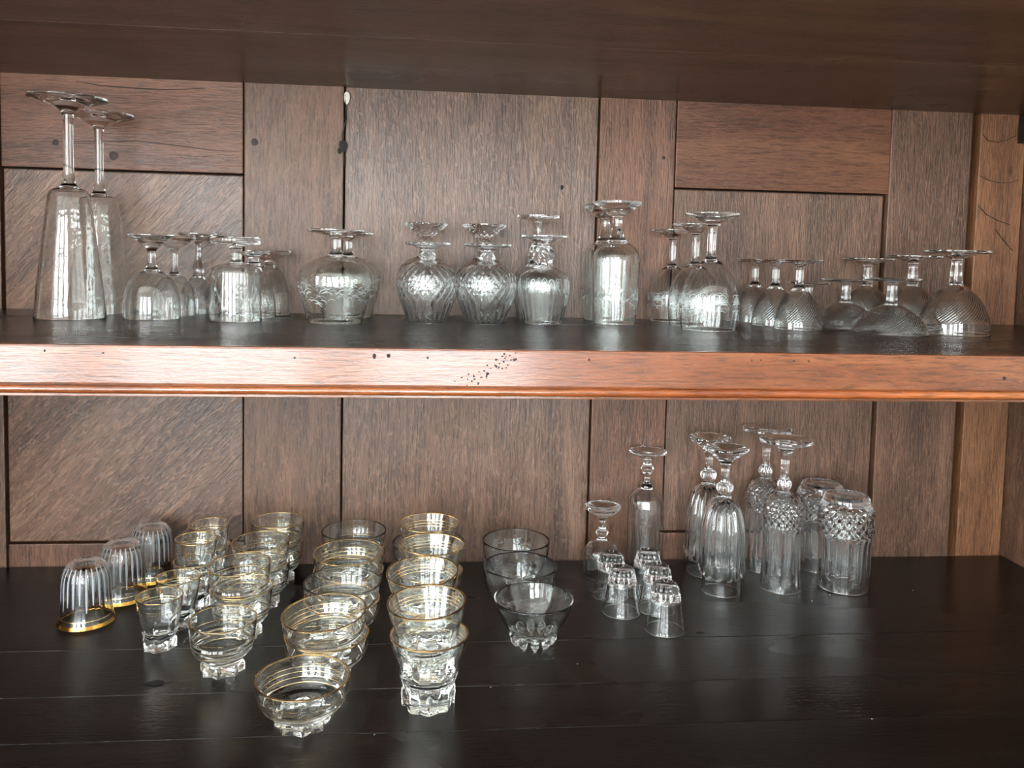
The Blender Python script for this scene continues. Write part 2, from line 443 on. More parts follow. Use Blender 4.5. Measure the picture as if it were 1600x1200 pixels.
# ------------------------------------------------------------------ the room behind the viewer
FLZ, CEZ, RX1 = -0.95, 1.85, 2.4
def structure(name, *a, **k):
    return tag(box(name, *a, **k), kind='structure')
tag(structure('floor', RX0, RX1, WY, 0.06, FLZ - 0.05, FLZ, M['boards'], bev=0), 'brown boarded floor of the room')
tag(structure('ceiling', RX0, RX1, WY, 0.06, CEZ, CEZ + 0.05, M['plaster'], bev=0), 'pale plaster ceiling of the room')
wl = tag(empty('wall_side_left', (RX0, 0, 0)), kind='structure')
sy0, sy1, sz0, sz1 = ADDED_SIDE_WIN
for a, b_, c, d in ((WY, sy0, FLZ, CEZ), (sy1, 0.06, FLZ, CEZ), (sy0, sy1, FLZ, sz0), (sy0, sy1, sz1, CEZ)):
    box('wall_section', -0.12, 0, a, b_, c, d, M['plaster'], wl, 0)
wr_ = structure('wall_side_right', RX1, RX1 + 0.05, WY, 0.06, FLZ, CEZ, M['plaster'], bev=0)
wf = tag(empty('wall_window', (0, WY, 0)), kind='structure')
def wfbox(x0, x1, z0, z1):
    o = box('wall_section', x0, x1, WY - 0.12, WY, z0, z1, M['plaster'], None, 0)
    o.parent = wf; o.location.y -= WY
xs = sorted(WINDOWS)
prev = RX0
for x0, x1, z0, z1 in xs:
    wfbox(prev, x0, FLZ, CEZ); wfbox(x0, x1, FLZ, z0); wfbox(x0, x1, z1, CEZ); prev = x1
wfbox(prev, RX1, FLZ, CEZ)
for i, (x0, x1, z0, z1) in enumerate(xs):
    w = tag(empty('window_%d' % (i + 1), ((x0 + x1) / 2, WY, z0)), kind='structure')
    hw, hh = (x1 - x0) / 2, z1 - z0
    def wb(n, a, b_, c, d):
        o = box(n, a, b_, -0.05, -0.01, c, d, M['paint'], None, 0.003); o.parent = w
    wb('frame', -hw, -hw + 0.05, 0, hh); wb('frame', hw - 0.05, hw, 0, hh); wb('frame', -hw + .05, hw - .05, 0, 0.05); wb('frame', -hw + .05, hw - .05, hh - 0.05, hh)
    nc = 3
    for k in range(1, nc):
        x = -hw + 2 * hw * k / nc; wb('glazing_bar', x - 0.014, x + 0.014, 0.05, hh - 0.05)
    for k in range(1, 5):
        z = hh * k / 5; wb('glazing_bar', -hw + .05, hw - .05, z - 0.012, z + 0.012)
w = tag(empty('window_4', (RX0, (sy0 + sy1) / 2, sz0)), kind='structure')  # unseen window, added for sideways light on the glasses
for k in range(6):
    y = -(sy1 - sy0) / 2 + (sy1 - sy0) * k / 5; box('glazing_bar', -0.05, -0.01, y - 0.02, y + 0.02, 0, sz1 - sz0, M['paint'], w, 0.003)
for k in range(6):
    z = (sz1 - sz0) * k / 5; box('glazing_bar', -0.045, -0.015, -(sy1 - sy0) / 2, (sy1 - sy0) / 2, z - 0.012, z + 0.012, M['paint'], w, 0.003)
# the wall the cupboard is built into
CX0, CX1, CTOP = -0.78, 0.886, 1.05
wc = tag(empty('wall_cupboard', (0, 0, 0)), kind='structure')
box('wall_section', RX0, CX0 - 0.03, -0.62, -0.54, FLZ, CEZ, M['plaster'], wc, 0)
box('wall_section', CX1 + 0.03, RX1, -0.62, -0.54, FLZ, CEZ, M['plaster'], wc, 0)
box('wall_section', CX0 - 0.03, CX1 + 0.03, -0.62, -0.54, CTOP, CEZ, M['plaster'], wc, 0)
box('wall_section', CX0 - 0.03, CX1 + 0.03, -0.62, -0.54, FLZ, -0.03, M['oak_under'], wc, 0)

# ------------------------------------------------------------------ cupboard shell
wb_ = tag(box('wall_back', CX0, CX1 + 0.02, 0.024, 0.04, -0.05, CTOP, M['dark'], None, 0), kind='structure')
def plank(name, x0, x1, z0, z1, mat, depth=0.0, bev=0.0016, g=0.0009, label=None):
    me = box_mesh(name, x1 - x0 - 2 * g, 0.022, z1 - z0 - 2 * g, bev)
    o = link(name, me, M[mat], None)
    o.parent = wb_
    o.matrix_parent_inverse = wb_.matrix_world.inverted() if False else Matrix.Identity(4)
    o.location = (((x0 + x1) / 2) - wb_.location.x, (0.011 + depth) - wb_.location.y, (z0 + z1) / 2 - wb_.location.z)
    if label: o['label'] = label
    return o
ZT = 0.76
plank('stile', CX0, -0.600, -0.02, ZT, 'oak_v', 0.0, g=0.0016)
plank('rail', -0.600, -0.278, 0.557, ZT, 'oak_h_red', 0.0, label='reddish rail with level grain and a crack')
plank('panel', -0.600, -0.278, 0.033, 0.557, 'oak_panel_diag', 0.004, g=0.0016)
plank('rail', -0.600, -0.278, -0.02, 0.033, 'oak_v_red', 0.001)
plank('stile', -0.278, -0.140, -0.02, ZT, 'oak_v', 0.0)
plank('panel', -0.140, 0.224, -0.02, ZT, 'oak_panel', 0.004, g=0.0013)
plank('stile', 0.224, 0.338, -0.02, ZT, 'oak_v_red', 0.0)
plank('rail', 0.338, 0.669, 0.557, ZT, 'oak_h_red', 0.001, label='reddish brown rail with level grain')
plank('panel', 0.338, 0.664, 0.041, 0.557, 'oak_v', 0.004, g=0.0016)
plank('rail', 0.338, 0.664, -0.02, 0.041, 'oak_v_red', 0.001)
plank('stile', 0.667, 0.797, -0.02, ZT, 'oak_v', 0.0)
plank('stile', 0.809, 0.884, -0.02, ZT, 'oak_corner', 0.001, label='orange-brown corner board with curved cracks')
# knots, nail holes and cracks of the back wall
def disc(name, x, z, r, mat, sy=1.0, y=-0.0003, parent=wb_):
    bm = bmesh.new()
    bmesh.ops.create_cone(bm, cap_ends=True, segments=14, radius1=r, radius2=r * 0.25, depth=0.0008)
    for v in bm.verts:
        f = 1 + 0.07 * math.sin(3 * math.atan2(v.co.y, v.co.x) + x * 40)
        v.co = Vector((v.co.x * f, -v.co.z, v.co.y * sy * f))
    me = bpy.data.meshes.new(name); bm.to_mesh(me); bm.free()
    o = link(name, me, M[mat], parent)
    o.location = (x - parent.location.x, y - parent.location.y, z - parent.location.z)
    return o
disc('knot', -0.263, 0.602, 0.0055, 'knot'); disc('knot', -0.452, 0.577, 0.007, 'knot'); disc('knot', -0.528, 0.592, 0.005, 'knot')
disc('nail_hole', 0.172, 0.553, 0.003, 'dark', 1.3, 0.0037); disc('nail_hole', -0.142, 0.601, 0.006, 'dark', 1.5); disc('nail_hole', -0.146, 0.594, 0.004, 'dark', 1.2)
disc('knot', 0.320, 0.600, 0.003, 'knot')
def crack(pts, w=0.0012, y=-0.0004, parent=wb_):
    w *= 0.62
    verts, faces = [], []
    for i, (x, z) in enumerate(pts):
        a = pts[max(i - 1, 0)]; b = pts[min(i + 1, len(pts) - 1)]
        dx, dz = b[0] - a[0], b[1] - a[1]; l = math.hypot(dx, dz)
        ww = w * (0.3 + 0.7 * math.sin(PI * (i + 0.5) / len(pts)))
        for s in (-1, 1): 
            for yy in (y, 0.002): verts.append((x - s * dz / l * ww / 2, yy, z + s * dx / l * ww / 2))
    for i in range(len(pts) - 1):
        k = 4 * i
        faces += [(k, k + 4, k + 6, k + 2), (k, k + 1, k + 5, k + 4), (k + 2, k + 6, k + 7, k + 3)]
    o = link('crack', mesh_from('crack', verts, faces, False), M['dark'], parent)
    o.location = -parent.location
    return o
crack([(-0.56, 0.592), (-0.50, 0.594), (-0.42, 0.598), (-0.36, 0.593), (-0.32, 0.589), (-0.285, 0.588)], 0.0016)
crack([(-0.50, 0.676), (-0.47, 0.671), (-0.43, 0.6695), (-0.38, 0.669), (-0.33, 0.673)], 0.0022)
crack([(0.812, 0.652), (0.822, 0.643), (0.838, 0.641), (0.854, 0.646), (0.866, 0.652)], 0.0016)
crack([(0.812, 0.59), (0.828, 0.583), (0.845, 0.580), (0.862, 0.581), (0.876, 0.586)], 0.0012)
crack([(0.812, 0.545), (0.826, 0.532), (0.845, 0.523), (0.866, 0.517)], 0.0014)
crack([(0.842, 0.51), (0.855, 0.495), (0.872, 0.478)], 0.0012)
crack([(-0.139, 0.672), (-0.1375, 0.64), (-0.143, 0.615), (-0.141, 0.598), (-0.1395, 0.575)], 0.0028)
ch = disc('chip', -0.1368, 0.668, 0.004, 'pale_chip', 2.2)
# right side of the cupboard
wr2 = tag(empty('wall_right', (CX1, 0, 0)), kind='structure')
def side(name, y0, y1, z0, z1, mat, t=0.02, off=0.0):
    o = box(name, off, t + off, y0, y1, z0, z1, M[mat], wr2, 0.0016); return o
side('plank', -0.0, -0.16, -0.02, 0.76, 'oak_v') if False else None
side('plank', -0.17, 0.02, -0.02, 0.76, 'oak_v')
side('plank', -0.36, -0.172, -0.02, 0.76, 'oak_v_red')
side('plank', -0.54, -0.362, -0.02, 0.76, 'oak_v')
side('cleat', -0.40, -0.002, 0.640, 0.682, 'oak_floor', 0.018, -0.0185)
wl2 = tag(empty('wall_left', (CX0, 0, 0)), kind='structure')
for y0, y1 in ((-0.17, 0.02), (-0.36, -0.172), (-0.54, -0.362)):
    box('plank', -0.02, 0.0, y0, y1, -0.02, 0.76, M['oak_v'], wl2, 0.0016)

# ------------------------------------------------------------------ shelves
def shelf_thing(name, label, x0, x1, cuts, ztop, th, mat, part='board'):
    r = empty(name, (0, 0, ztop - th)); tag(r, label, 'shelf')
    for a, b in zip(cuts, cuts[1:]):
        me = box_mesh(part, x1 - x0, (a - b) - 0.0008, th, 0.0006)
        o = link(part, me, M[mat], r); o.location = ((x0 + x1) / 2, (a + b) / 2, th / 2)
    return r
low = shelf_thing('shelf', 'near-black lower shelf of wide boards under the gold-rimmed glasses', CX0 + 0.002, CX1 - 0.002, [-0.001, -0.256, -0.356, -0.437, -0.537], 0.0, 0.03, 'oak_floor')
# knot hole and dents in the lower shelf
def floor_dent(name, x, y, r, sx, sy, mat, parent, ztop):
    n = 14; verts = [(0, 0, 0.0004)]; faces = []
    for j in range(n):
        a = 2 * PI * j / n; f = 1 + 0.12 * math.sin(3 * a + x * 50) + 0.1 * math.sin(5 * a)
        verts.append((r * sx * f * math.cos(a), r * sy * f * math.sin(a), 0.0002))
    for j in range(n): faces.append((0, 1 + j, 1 + (j + 1) % n))
    o = link(name, mesh_from(name, verts, faces), M[mat], parent)
    o.location = (x, y, ztop - parent.location.z)
    return o
floor_dent('knot_hole', -0.293, -0.334, 0.006, 1.7, 0.9, 'pit', low, 0.0006)
floor_dent('knot', 0.318, -0.246, 0.0035, 1.6, 0.8, 'pit', low, 0.0004)
for x, y in ((-0.447, -0.20), (0.055, -0.36), (0.535, -0.14), (0.50, -0.16), (0.66, -0.13), (0.13, -0.30), (0.155, -0.315), (0.43, -0.44), (-0.06, -0.44)):
    floor_dent('dust_speck', x, y, 0.0008, 1, 1, 'pale_chip', low, 0.0003)
ZU, YF, ZB = 0.364, -0.430, 0.3187
upr = shelf_thing('shelf', 'dark-topped middle shelf with a varnished front edge and orange moulding', CX0 + 0.002, CX1 - 0.002, [-0.001, -0.115, -0.215, -0.300, -0.362, -0.4195], ZU, 0.034, 'oak_top')
LZ = upr.location.z
LX1 = 0.597
def upart(name, x0, x1, y0, y1, z0, z1, mat, bev=0.002):
    o = box(name, x0, x1, y0, y1, z0 - LZ, z1 - LZ, M[mat], upr, bev); return o
lip = upart('front_edge', CX0 + 0.002, LX1, YF, -0.420, ZB + 0.0095, ZU + 0.0004, 'oak_lip')
lip['label'] = 'varnished front edge, pale at its left'
upart('edge_return', LX1 + 0.001, CX1 - 0.003, YF + 0.003, -0.420, ZB + 0.0095, ZU - 0.002, 'oak_floor')
# rounded moulding along the bottom of the edge
prof = []
for k in range(9):
    a = -PI / 2 + PI * k / 8
    prof.append((YF - 0.0045 * math.cos(a) + 0.001, ZB + 0.0058 + 0.0040 * math.sin(a)))
prof += [(-0.4205, ZB + 0.0098), (-0.4205, ZB + 0.0018)]
verts, faces = [], []
for x in (CX0 + 0.002, CX1 - 0.003):
    verts += [(x, y, z - LZ) for y, z in prof]
n = len(prof)
for k in range(n): faces.append((k, (k + 1) % n, n + (k + 1) % n, n + k))
faces += [tuple(range(n)), tuple(range(2 * n - 1, n - 1, -1))]
me = mesh_from('moulding', verts, faces, True, 50)
bm = bmesh.new(); bm.from_mesh(me); bmesh.ops.recalc_face_normals(bm, faces=bm.faces); bm.to_mesh(me); bm.free()
mo = link('moulding', me, M['oak_mould'], upr); mo['label'] = 'rounded orange varnished moulding'
upart('under_strip', CX0 + 0.002, CX1 - 0.003, YF + 0.004, -0.400, ZB - 0.0014, ZB + 0.0014, 'oak_lip', 0.0005)
for x, z, r, s in ((-0.355, 0.3585, 0.0016, 1.4), (-0.305, 0.357, 0.0022, 0.6), (-0.137, 0.3545, 0.002, 0.8), (-0.065, 0.357, 0.003, 1.6), (-0.052, 0.3575, 0.0035, 1.0), (-0.016, 0.356, 0.0018, 1.2), (0.056, 0.3565, 0.0014, 1), (0.136, 0.356, 0.0016, 1.6), (0.295, 0.357, 0.0018, 0.8), (0.304, 0.3575, 0.0018, 0.8), (0.337, 0.357, 0.0016, 1), (0.352, 0.357, 0.0018, 1), (0.555, 0.342, 0.0035, 1)):
    o = disc('nail_hole', 0, 0, r * 0.75, 'dark', s, parent=lip); o.location = (x - lip.location.x, YF - lip.location.y - 0.0001, z - LZ - lip.location.z)
random.seed(3)
for k in range(46):                                # dark worn patch slanting across the edge
    u = random.random(); x = 0.012 + 0.052 * u + random.uniform(-0.006, 0.007); z = 0.329 + 0.031 * u + random.uniform(-0.006, 0.005)
    if z > 0.362 or z < 0.3295: continue
    o = disc('worn_spot', 0, 0, random.uniform(0.0007, 0.0016), 'oak_floor', random.uniform(0.6, 1.2), parent=lip); o.location = (x - lip.location.x, YF - lip.location.y - 0.0001, z - LZ - lip.location.z)
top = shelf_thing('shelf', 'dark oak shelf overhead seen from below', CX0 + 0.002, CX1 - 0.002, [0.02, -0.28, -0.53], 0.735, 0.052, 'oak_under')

# ------------------------------------------------------------------ kinds of glass
P = {
'giant': [(43.4, 0), (39.6, 43.4), (35.3, 77.4), (30.2, 120.0), (26.0, 152.3), (23.8, 162.5), (20.4, 167.6), (13.6, 170.2), (9.4, 174.4), (7.2, 183.8), (6.0, 213.6), (6.0, 247.6), (6.8, 262.9), (8.5, 268.1), (14.5, 272.3), (22.1, 276.6), (38.3, 281.7), (47.7, 284.2), (47.7, 286.6)],
'wineA': [(33.5, 0), (32.7, 21.8), (29.3, 38.5), (25.6, 46.9), (19.7, 53.6), (12.6, 57.8), (8.4, 60.3), (6.3, 65.4), (5.0, 76.3), (5.4, 83.8), (9.2, 88.8), (14.2, 93.9), (20.9, 98.0), (27.7, 102.2), (27.7, 104.2)],
'wineB': [(28.5, 0), (27.6, 19.9), (24.2, 37.1), (20.7, 45.7), (15.5, 52.7), (8.6, 57.0), (5.6, 60.4), (4.7, 80.3), (5.2, 90.6), (6.9, 94.1), (13.8, 97.5), (22.4, 102.7), (29.8, 107.9), (29.8, 110)],
'bulb': [(25.6, 0), (23.8, 18.5), (19.4, 36.2), (13.2, 46.8), (8.8, 52.1), (7.1, 55.6), (8.4, 60.9), (7.4, 67.9), (4.9, 75.9), (4.0, 89.1), (4.0, 99.7), (6.2, 105.0), (13.2, 110.3), (27.4, 114.7), (27.4, 117.0)],
'tumg': [(31.1, 0), (30.7, 25.4), (29.9, 50.0), (29.5, 61.4), (27.0, 65.7), (19.7, 69.0), (10.6, 71.3), (7.0, 73.7), (6.6, 77.8), (7.0, 86.0), (8.2, 90.1), (12.3, 93.4), (28.8, 95.0), (30.3, 97.3), (30.3, 101.6), (29.5, 103.2)],
'tulsm': [(31.7, 0), (31.3, 14.6), (29.1, 31.7), (24.4, 48.9), (18.0, 61.7), (11.1, 70.3), (9.4, 74.6), (11.1, 78.0), (7.7, 81.4), (8.6, 86.6), (17.1, 90.0), (23.1, 92.6), (23.1, 95.1)],
'cone': [(31.0, 0), (33.2, 14.2), (31.9, 30.1), (26.6, 47.8), (19.5, 61.1), (10.6, 69.9), (6.2, 75.3), (7.1, 77.9), (13.3, 81.4), (23.0, 86.8), (31.9, 91.2), (31.9, 93.8)],
'snif': [(35.3, 0), (39.4, 13.7), (43.8, 29.7), (47.6, 44.2), (48.4, 53.8), (46.6, 65.9), (41.4, 74.9), (34.1, 80.5), (24.1, 84.8), (15.3, 87.2), (9.6, 89.7), (7.2, 94.0), (6.4, 106.0), (6.8, 111.7), (12.0, 114.1), (24.1, 117.0), (37.0, 120.8), (37.0, 122.9)],
'facA': [(25.9, 0), (30.2, 11.2), (36.7, 28.5), (39.7, 41.4), (40.4, 51.8), (39.3, 63.0), (35.8, 71.6), (28.5, 77.7), (20.7, 81.1), (13.8, 83.7), (9.5, 86.3), (10.8, 90.6), (9.1, 95.0), (7.8, 97.5), (11.2, 101.0), (19.0, 104.5), (31.9, 107.9), (31.9, 110.0)],
'facB': [(26.4, 0), (30.8, 11.4), (36.9, 29.0), (39.5, 42.2), (40.2, 52.7), (38.7, 64.2), (34.3, 72.9), (27.2, 79.1), (19.3, 83.5), (12.3, 87.0), (8.8, 90.5), (10.1, 94.9), (8.3, 99.3), (7.5, 106.3), (8.8, 111.6), (13.2, 116.9), (19.3, 122.2), (25.5, 127.4), (30.8, 131.8), (30.8, 134.0)],
'orn': [(25.3, 0), (28.8, 13.9), (32.7, 31.4), (34.9, 44.5), (34.9, 51.4), (33.1, 60.2), (28.8, 67.1), (21.8, 71.5), (14.8, 74.1), (10.5, 76.7), (12.2, 85.4), (12.2, 94.2), (9.6, 99.4), (8.7, 103.8), (13.1, 107.2), (21.8, 110.7), (31.0, 113.3), (31.0, 115.3)],
'orn2': [(26.0, 0), (29.5, 13.4), (33.6, 31.3), (35.4, 44.8), (35.4, 51.9), (33.1, 60.9), (27.8, 68.0), (20.6, 72.5), (14.3, 76.1), (12.5, 81.5), (12.1, 90.4), (11.6, 98.5), (8.1, 106.5), (4.0, 117.3), (4.0, 131.6), (5.4, 135.2), (15.2, 137.9), (30.4, 141.6), (30.4, 144.5)],
'tul': [(27.9, 0), (29.3, 15.1), (30.6, 41.7), (31.5, 68.3), (31.5, 81.6), (30.1, 93.1), (26.6, 100.2), (21.3, 105.5), (15.1, 109.1), (11.5, 112.6), (8.4, 121.5), (6.2, 137.4), (7.1, 142.8), (13.3, 145.4), (19.5, 150.7), (25.7, 156.1), (32.4, 159.6), (32.4, 163.0)],
'etch': [(36.3, 0), (38.0, 11.2), (39.3, 24.2), (39.3, 37.2), (37.6, 50.1), (33.7, 63.1), (26.8, 76.0), (19.9, 84.7), (13.0, 90.7), (8.6, 94.2), (6.5, 97.6), (5.6, 114.9), (6.0, 132.2), (7.3, 139.1), (9.5, 141.7), (16.4, 145.1), (25.9, 149.5), (35.9, 152.9), (35.9, 155.0)],
'opts': [(32.5, 0), (32.0, 8.8), (29.4, 21.9), (24.6, 35.1), (19.8, 43.9), (14.9, 50.0), (10.5, 54.4), (7.5, 58.8), (5.7, 61.5), (4.8, 74.6), (4.8, 83.4), (6.1, 87.8), (9.7, 90.4), (29.0, 93.2), (30.3, 95.7)],
'coupe': [(52.7, 0), (51.8, 3.5), (47.4, 12.3), (41.2, 21.1), (32.5, 29.8), (23.7, 36.0), (15.8, 40.4), (10.5, 43.0), (7.9, 45.6), (7.5, 51.8), (6.8, 69.3), (7.5, 72.8), (10.5, 74.6), (14.9, 76.3), (40.0, 79.2), (40.8, 81.6)],
'optl': [(47.5, 0), (47.0, 9.7), (45.7, 18.5), (41.7, 31.6), (35.2, 44.8), (29.0, 53.6), (19.3, 62.4), (14.9, 66.8), (9.7, 70.3), (8.8, 72.1), (7.5, 88.8), (7.0, 102.8), (8.8, 105.5), (14.9, 108.1), (26.4, 111.6), (43.1, 115.1), (43.5, 117.4)],
'ribt': [(32.8, 0), (30.8, 4.7), (28.8, 13.8), (27.8, 24.4), (27.0, 46.7), (26.0, 56.6), (23.6, 64.4), (20.6, 69.8), (15.5, 73.5)],
'smt': [(17.2, 0), (17.5, 9.0), (17.6, 14.0), (18.8, 19.6), (21.9, 35.6), (24.4, 50.2), (25.5, 59.0)],
'med': [(21.5, 0), (21.1, 9.0), (20.1, 11.5), (23.0, 14.4), (28.4, 20.8), (31.2, 27.0), (33.7, 40.0), (35.4, 56.0)],
'bowl': [(24.2, 0), (24.5, 9.0), (25.5, 11.0), (33.0, 15.6), (39.6, 23.5), (43.2, 33.5), (44.5, 45.0)],
'gold': [(24.7, 0), (25.3, 10.4), (26.0, 21.0), (26.8, 24.5), (28.5, 29.4), (32.4, 44.3), (37.2, 62.8), (39.4, 71.5)],
'beadb': [(19.0, 8.0), (20.5, 9.0), (25.4, 13.0), (33.0, 22.9), (40.7, 36.9), (46.5, 53.8)],
'hob': [(19.0, 0), (20.0, 3.0), (27.0, 8.0), (37.0, 18.0), (43.5, 31.0), (46.5, 45.0), (47.2, 58.0)],
'liq': [(22.8, 0), (25.1, 9.9), (26.0, 22.6), (24.2, 36.2), (19.2, 45.4), (11.9, 49.9), (6.4, 53.6), (5.5, 56.3), (7.8, 59.1), (8.7, 63.6), (5.5, 68.2), (4.1, 77.3), (5.0, 81.9), (9.1, 86.4), (15.5, 90.1), (22.8, 95.7), (24.6, 102.0)],
'flute': [(26.3, 0), (26.3, 28.2), (26.3, 65.8), (25.4, 92.0), (22.6, 106.1), (16.9, 113.6), (11.3, 117.4), (8.5, 119.3), (7.5, 123.0), (4.2, 128.6), (4.2, 136.2), (6.6, 141.8), (9.9, 147.4), (6.6, 153.1), (5.2, 158.7), (8.5, 162.5), (13.2, 166.2), (26.3, 171.0), (27.3, 173.8)],
'shot': [(24.4, 0), (21.7, 14.5), (19.5, 30.1), (18.0, 42.0), (16.7, 49.7), (15.9, 54.4), (14.1, 57.6)],
'cut': [(26.4, 0), (26.4, 19.0), (29.0, 26.0), (29.5, 45.4), (29.5, 78.9), (27.3, 98.2), (24.2, 111.4), (19.4, 122.0), (13.2, 128.1), (8.8, 132.0), (7.9, 135.2), (10.6, 140.5), (10.6, 147.5), (6.6, 151.0), (5.3, 164.2), (6.2, 173.0), (9.7, 181.0), (18.5, 188.0), (29.0, 196.8), (29.0, 199.5)],
'dia': [(28.2, 0), (25.9, 23.0), (25.0, 49.9), (25.0, 76.7), (25.9, 90.1), (26.4, 106.2), (24.2, 119.7), (18.8, 128.6), (11.6, 134.0), (7.2, 137.5), (8.9, 142.0), (8.9, 149.2), (6.3, 153.6), (5.4, 170.6), (6.3, 182.3), (8.9, 191.2), (11.6, 196.6), (22.4, 201.9), (35.3, 205.5), (35.3, 208.3)],
'diat': [(33.6, 0), (34.0, 32.0), (34.4, 67.5), (36.0, 79.1), (36.4, 102.6), (35.4, 111.6), (32.9, 118.8), (31.2, 124.2), (30.3, 127.8), (27.1, 131.4)],
}
def diamonds(n, p, a, z0, z1):
    def f(th, z):
        if z < z0 or z > z1: return 0.0
        e = smooth(z0, z0 + 2, z) * (1 - smooth(z1 - 2, z1, z))
        u = n * th / (2 * PI)
        return a * e * (tri(u + z / p) + tri(u - z / p) - 1)
    return f
def flutes(n, a, z0, z1, s=4):
    def f(th, z):
        e = smooth(z0 - s, z0 + s, z) * (1 - smooth(z1 - s, z1 + s, z))
        return a * e * (abs(math.sin(n * th / 2)) - 0.6)
    return f
def mods(*fs):
    return lambda th, z, r: r + sum(f(th, z) for f in fs)
def star(n, a, z0, z1):
    return lambda th, z: a * (1 - smooth(z0, z1, z)) * (1 - 2 * tri(n * th / (2 * PI)))

def stemmed(kind, mat, ib, is_, t=1.2, cap=3.0, seg=56, mod=None, sub=4, extra=None, src=None, dish=1.0):
    parts, o = stem_glass_meshes(P[src or kind], ib, is_, t, cap, seg, mod, sub, dish)
    proto(kind, parts, mat, extra(o) if extra else ())
    return o

# etched strokes
def star_net(o):
    L = []
    for k in range(7):
        c = 2 * PI * k / 7
        for (dz, dt) in ((16, 0), (40, 2 * PI / 14)):
            for a in range(4):
                aa = PI * a / 4
                L.append(([(c + dt - math.cos(aa) * 3.2 / 30, dz - math.sin(aa) * 3.2), (c + dt, dz), (c + dt + math.cos(aa) * 3.2 / 30, dz + math.sin(aa) * 3.2)], 0.45))
        for off in (0, 0.055):
            L.append(([(c + off, 16), (c + off + PI / 14, 28), (c + off + PI / 7, 40)], 0.4))
            L.append(([(c + off, 16), (c + off - PI / 14, 28), (c + off - PI / 7, 40)], 0.4))
    return [('etching', ribbons_mesh('etching', o, L), 'frost')]
def feathers(o):
    random.seed(11); L = []
    for k in range(90):
        c = random.uniform(0, 2 * PI); z = random.uniform(30, 50) + 6 * math.sin(c * 4)
        a = random.uniform(-0.6, 0.6); l = random.uniform(6, 15)
        L.append(([(c + (u - .5) * l * math.cos(a) / 48, z + (u - .5) * l * math.sin(a) + 2.5 * math.sin(PI * u)) for u in (0, .25, .5, .75, 1)], random.uniform(0.4, 1.0)))
    return [('etching', ribbons_mesh('etching', o, L), 'frost')]
def scrolls(o):
    random.seed(5); L = []
    for k in range(8):
        c = 2 * PI * k / 8
        for s in (-1, 1):
            for R0, z0 in ((8, 34), (6, 24), (7, 44)):
                pts = []
                for i in range(13):
                    a = 4.4 * i / 12; rr = R0 * (1 - 0.055 * i)
                    pts.append((c + s * (rr * math.cos(a) + 3) / 39, z0 + rr * math.sin(a) * 0.75))
                L.append((pts, 0.7))
        for i in range(9):
            a = PI * i / 8
            L.append(([(c + math.cos(a) * u / 39, 36 + math.sin(a) * u) for u in (2, 6, 10)], 1.3))
    return [('etching', ribbons_mesh('etching', o, L), 'frost')]
def birds(o):
    L = []
    for k in range(3):
        c = 2 * PI * k / 3 - PI / 2 - 0.3
        for (dx, z, l, a, w) in ((-9, 36, 9, 0.2, 5), (-3, 44, 10, 0.9, 4.5), (4, 38, 9, -0.1, 4.5), (9, 45, 8, 0.5, 3.5), (0, 34, 14, 0, 3.2)):
            L.append(([(c + (dx + (u - .5) * l * math.cos(a)) / 31, z + (u - .5) * l * math.sin(a)) for u in (0, .2, .4, .6, .8, 1)], w))
        for s in (-1, 1):
            L.append(([(c + s * u / 31, 33 - 2 * math.sin(u * .5)) for u in range(2, 26, 3)], 0.8))
            L.append(([(c + s * u / 31, 22 + 0.5 * u) for u in range(2, 20, 3)], 0.6))
    return [('etching', ribbons_mesh('etching', o, L), 'frost')]
def arches(o):
    L = []
    for k in range(9):
        c = 2 * PI * k / 9
        L.append(([(c + 4.5 * math.cos(a) / 34, 42 + 17 * math.sin(a)) for a in [PI * i / 10 for i in range(11)]], 0.8))
        L.append(([(c + 2.5 * math.cos(a) / 34, 40 + 14 * math.sin(a)) for a in [PI * i / 10 for i in range(11)]], 0.6))
    return [('etching', ribbons_mesh('etching', o, L), 'frost')]

stemmed('giant', 'glass', 8, 13, 1.8, 3.5)
stemmed('wineA', 'glass', 6, 9, 1.1, 2.5)
stemmed('wineB', 'glass', 6, 9, 1.1, 2.5)
stemmed('bulb', 'glass_grey', 5, 11, 1.1, 3)
stemmed('tumg', 'glass', 7, 10, 1.3, 3.5, extra=star_net)
stemmed('tulsm', 'glass', 6, 9, 1.1, 3)
stemmed('cone', 'glass_grey', 6, 7, 1.1, 3, mod=mods(flutes(28, 0.5, 2, 40)), seg=112)
stemmed('snif', 'glass_green', 11, 13, 1.3, 5, extra=feathers)
fm = mods(diamonds(22, 15, 1.15, 30, 82), flutes(22, 0.9, 6, 32), diamonds(10, 9, 0.8, 84, 112))
stemmed('facA', 'glass_cut', 10, 13, 1.4, 4, 132, fm, 5)
fm2 = mods(diamonds(22, 15, 1.15, 30, 86), flutes(22, 0.9, 6, 32), diamonds(12, 11, 1.2, 108, 134))
stemmed('facB', 'glass_cut', 10, 14, 1.4, 4, 132, fm2, 5)
tw = lambda th, z: 1.6 * math.sin(6 * th + z * 0.45) * smooth(74, 79, z) * (1 - smooth(97, 102, z))
stemmed('orn', 'glass_cut', 9, 13, 1.3, 3.5, 112, mods(tw, flutes(26, 0.55, 4, 44)), 5, arches)
stemmed('orn2', 'glass_cut', 9, 14, 1.3, 3.5, 112, mods(tw, flutes(26, 0.55, 4, 44)), 5, arches)
stemmed('tul', 'glass_green', 9, 12, 1.3, 6, extra=birds)
stemmed('etch', 'glass', 9, 13, 1.2, 4, extra=scrolls)
stemmed('opts', 'optic_small', 8, 11, 1.1, 4)
stemmed('coupe', 'optic_coupe', 8, 11, 1.2, 3)
stemmed('optl', 'optic_large', 9, 11, 1.2, 4)
